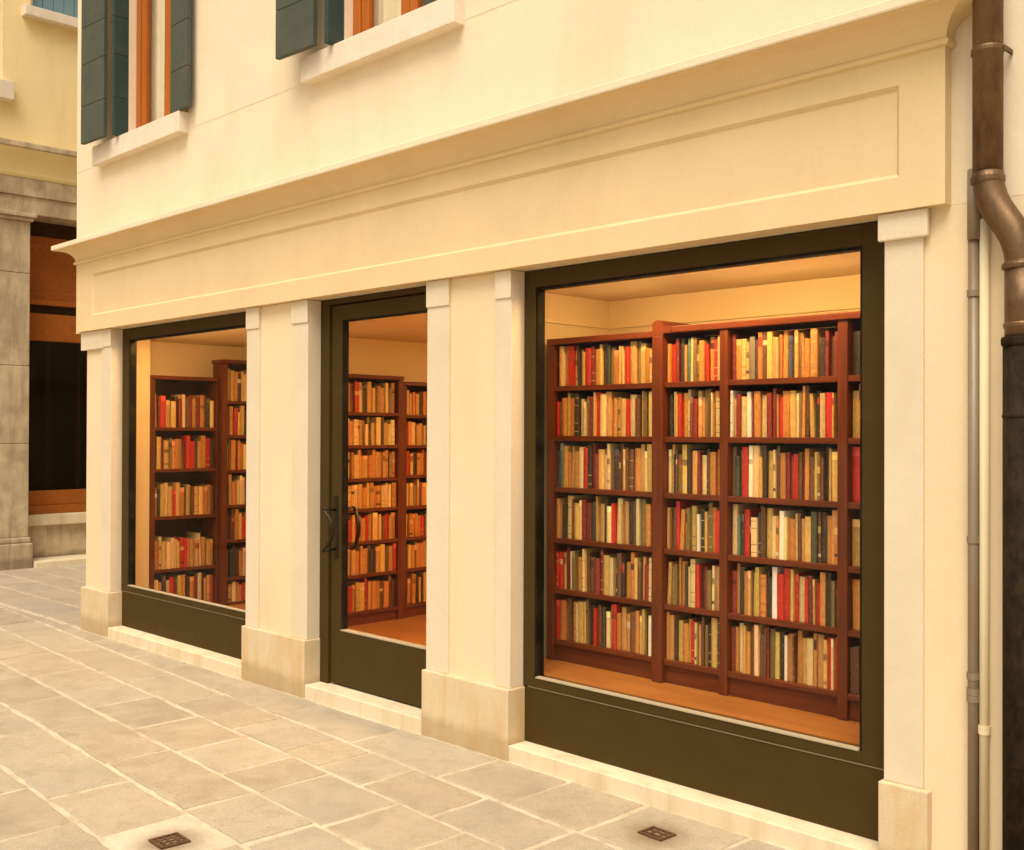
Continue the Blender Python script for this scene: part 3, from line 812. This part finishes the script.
# ================================================================== OLD STONE BUILDING ACROSS THE ALLEY (faces +x)
S = empty('stone_building', (-13.5, 5.1, 0), 'yellow building with weathered stone pilaster and timber shopfront across the alley', 'building')
def xbox(name, m, x0, x1, y0, y1, z0, z1, bev=0, parent=None): return build(name, box(BM(), x0, x1, y0, y1, z0, z1, bev), m, parent or S)
XS = -13.42; XRc = -13.78
def pil(y0, y1):
    for z0, z1 in ((.372, 1.50), (1.503, 2.44), (2.443, 3.56), (3.563, 4.19)):
        xbox('pilaster', 'oldstone', -14.2, -13.40, y0, y1, z0, z1, .010)
    xbox('pilaster_base', 'oldstone', -14.2, -13.355, y0 - .04, y1 + .04, -.03, .30, .02)
    xbox('pilaster_base', 'oldstone', -14.2, -13.375, y0 - .02, y1 + .02, .302, .37, .02)
    xbox('pilaster_capital', 'oldstone', -14.2, -13.37, y0 - .03, y1 + .03, 4.192, 4.235, .01)
    xbox('pilaster_capital', 'oldstone', -14.2, -13.34, y0 - .06, y1 + .06, 4.237, 4.288, .01)
pil(4.48, 5.12); pil(.9, 1.55); pil(8.3, 8.95)
xbox('architrave', 'oldstone', -14.2, XS, -6, 14, 4.29, 4.50, .006)
xbox('architrave', 'oldstone', -14.2, XS + .025, -6, 14, 4.502, 4.715, .006)
cv = BM(); pr = [(XS - .3, 4.717), (XS + .03, 4.717), (XS + .05, 4.75), (XS + .055, 4.79), (XS + .075, 4.85), (XS + .11, 4.93), (XS + .17, 5.005), (XS + .18, 5.035), (XS - .3, 5.035)]
a_ = [cv.verts.new((x, -6, z)) for x, z in pr]; b_ = [cv.verts.new((x, 14, z)) for x, z in pr]
for k in range(len(pr)): cv.faces.new((a_[k], a_[(k + 1) % len(pr)], b_[(k + 1) % len(pr)], b_[k]))
cv.faces.new(a_[::-1]); cv.faces.new(b_)
build('cornice', cv, 'yellow', S)
xbox('cornice_ledge', 'oldstone', -14.2, XS + .20, -6, 14, 5.037, 5.11, .012)
uw = BM()
# upper wall in the y-z plane, windows cut out
tmp = BM(); wall_with_holes(tmp, -6, 14, 5.112, 9.5, 0, .4, [(5.12, 5.90, 6.80, 8.3), (3.95, 4.8, 5.83, 7.6), (8.0, 8.9, 6.74, 8.3)])
for v in tmp.verts: v.co = Vector((-13.45 - v.co.y, v.co.x, v.co.z))
build('upper_wall', tmp, 'yellow', S); uw.free()
for y0, y1, z0, z1, up_ in ((5.12, 5.90, 6.80, 8.3, .17), (3.95, 4.8, 5.83, 7.6, .27), (8.0, 8.9, 6.74, 8.3, .17)):
    xbox('window_sill', 'sill', -13.5, -13.33, y0 - .1, y1 + .1, z0 - up_ + .05, z0 + .002, .01)
    w = BM(); 
    for k in range(5):
        ya = y0 + .06 + (y1 - y0 - .12) * k / 5; box(w, -13.60, -13.56, ya + .003, ya + (y1 - y0 - .12) / 5 - .003, z0 + .06, z1 - .04, .004)
    build('shutter', w, 'blue', S)
    w = BM(); box(w, -13.62, -13.53, y0 + .002, y0 + .058, z0 + .004, z1 - .002); box(w, -13.62, -13.53, y1 - .058, y1 - .002, z0 + .004, z1 - .002); box(w, -13.62, -13.53, y0 + .058, y1 - .058, z0 + .004, z0 + .058)
    build('window_frame', w, 'sill', S)
def shopfront(y0, y1):
    t = bpy.data.objects.new('shopfront', None); COL.objects.link(t); t.parent = S; t.location = (XRc + 13.5, y0 - 5.1, .45)
    xbox('stall_riser', 'oldstone', -14.2, XRc + .03, y0, y1, -.02, .47, .006, t)
    xbox('stone_ledge', 'step', -14.1, XRc + .09, y0, y1, .472, .61, .012, t)
    xbox('bottom_rail', 'shopwood', XRc - .06, XRc, y0, y1, .612, .72, .006, t)
    xbox('bottom_rail', 'shopwood', XRc - .06, XRc - .02, y0, y1, .722, .905, .006, t)
    xbox('glass', 'darkglass', XRc - .045, XRc - .039, y0, y1, .907, 2.785, 0, t)
    xbox('transom', 'shopwood', XRc - .06, XRc + .01, y0, y1, 2.787, 3.13, .008, t)
    xbox('shadow_gap', 'brown_dark', XRc - .10, XRc - .05, y0, y1, 3.132, 3.235, 0, t)
    xbox('transom', 'shopwood', XRc - .06, XRc + .04, y0, y1, 3.237, 3.30, .008, t)
    p = panel_slab(BM(), y0, y1, 3.302, 4.10, 0, .06, y0 + .12, y1 - .12, 3.40, 4.0, .02, .02)
    for v in p.verts: v.co = Vector((XRc - .02 - v.co.y, v.co.x, v.co.z))
    build('fascia_panel', p, 'shopwood', t)
    xbox('head_board', 'brown_dark', XRc - .12, XRc - .06, y0, y1, 4.102, 4.288, 0, t)
    n = 8
    for k in range(1, n):
        y = y0 + (y1 - y0) * k / n; xbox('mullion', 'shopwood_dark', XRc - .10, XRc - .05, y - .022, y + .022, .907, 2.785, .004, t)
shopfront(5.12, 8.3); shopfront(1.55, 4.48)
rm = BM(); box(rm, -17, -13.92, 1.4, 8.5, .05, 4.2)
bmesh.ops.delete(rm, geom=[f for f in rm.faces if abs(f.calc_center_median().x + 13.92) < 1e-3], context='FACES')
build('shop_room', rm, 'shopdark', S)
xbox('back_wall', 'dark', -17.2, -17.0, -6, 14, 0, 9.5)
xbox('roof', 'dark', -17.2, -13.2, -6, 14, 9.5, 9.6)
xbox('wall', 'oldstone', -14.2, -13.5, -6, .9, -.02, 4.289); xbox('wall', 'oldstone', -14.2, -13.5, 8.95, 14, -.02, 4.289)
kb = BM(); box(kb, -13.75, -13.30, 5.17, 8.25, -.05, .07, .012); tag(build('doorstep', kb, 'step'), 'long low pale stone step along the foot of the timber shopfront', 'step')
# ================================================================== LIGHT
SUN_EL, SUN_AZ = 60, 30           # degrees; azimuth from -y towards +x
az = R(SUN_AZ); elv = R(SUN_EL)
dirv = Vector((math.sin(az) * math.cos(elv), -math.cos(az) * math.cos(elv), math.sin(elv)))   # towards the sun
w = bpy.data.worlds.new('World'); scene.world = w; w.use_nodes = True
nt = w.node_tree; nt.nodes.clear()
sky = N(nt, 'ShaderNodeTexSky', sky_type='NISHITA'); sky.sun_disc = False
sky.sun_elevation = elv; sky.sun_rotation = math.atan2(dirv.x, dirv.y); sky.dust_density = 4; sky.air_density = 1.2
hs = N(nt, 'ShaderNodeHueSaturation'); hs.inputs['Saturation'].default_value = .25
L(nt, sky.outputs[0], hs.inputs['Color'])
tint = mix(nt, 1.0, hs.outputs[0], (1.0, .935, .84), 'MULTIPLY')
bg = N(nt, 'ShaderNodeBackground'); bg.inputs[1].default_value = .125
L(nt, tint, bg.inputs[0]); wo = N(nt, 'ShaderNodeOutputWorld'); L(nt, bg.outputs[0], wo.inputs[0])
sl = bpy.data.lights.new('sun', 'SUN'); sl.energy = 2.1; sl.angle = R(38); sl.color = (1, .92, .795)
so = bpy.data.objects.new('sun', sl); COL.objects.link(so); so.rotation_euler = dirv.to_track_quat('Z', 'Y').to_euler()

# ================================================================== CAMERA
cam = bpy.data.cameras.new('camera'); co = bpy.data.objects.new('camera', cam); COL.objects.link(co)
f, yaw, pitch, roll = 1080, R(45), R(.38), R(.2)
cam.sensor_fit = 'HORIZONTAL'; cam.sensor_width = 36; cam.lens = f / 1024 * 36
fw = Vector((-math.sin(yaw) * math.cos(pitch), math.cos(yaw) * math.cos(pitch), math.sin(pitch)))
rt = Vector((math.cos(yaw), math.sin(yaw), 0)); upv = rt.cross(fw)
r2 = rt * math.cos(roll) + upv * math.sin(roll); u2 = upv * math.cos(roll) - rt * math.sin(roll)
m3 = Matrix((r2, u2, -fw)).transposed()
co.matrix_world = Matrix.Translation((0, 0, 1.66)) @ m3.to_4x4()
cam.clip_end = 1000; cam.clip_start = .05
scene.camera = co
scene.view_settings.view_transform = 'Standard'; scene.view_settings.look = 'None'
scene.view_settings.gamma = 1; scene.view_settings.exposure = .40
scene.cycles.max_bounces = 10; scene.cycles.transparent_max_bounces = 16
scene.cycles.sample_clamp_indirect = 6
scene.cycles.use_denoising = True
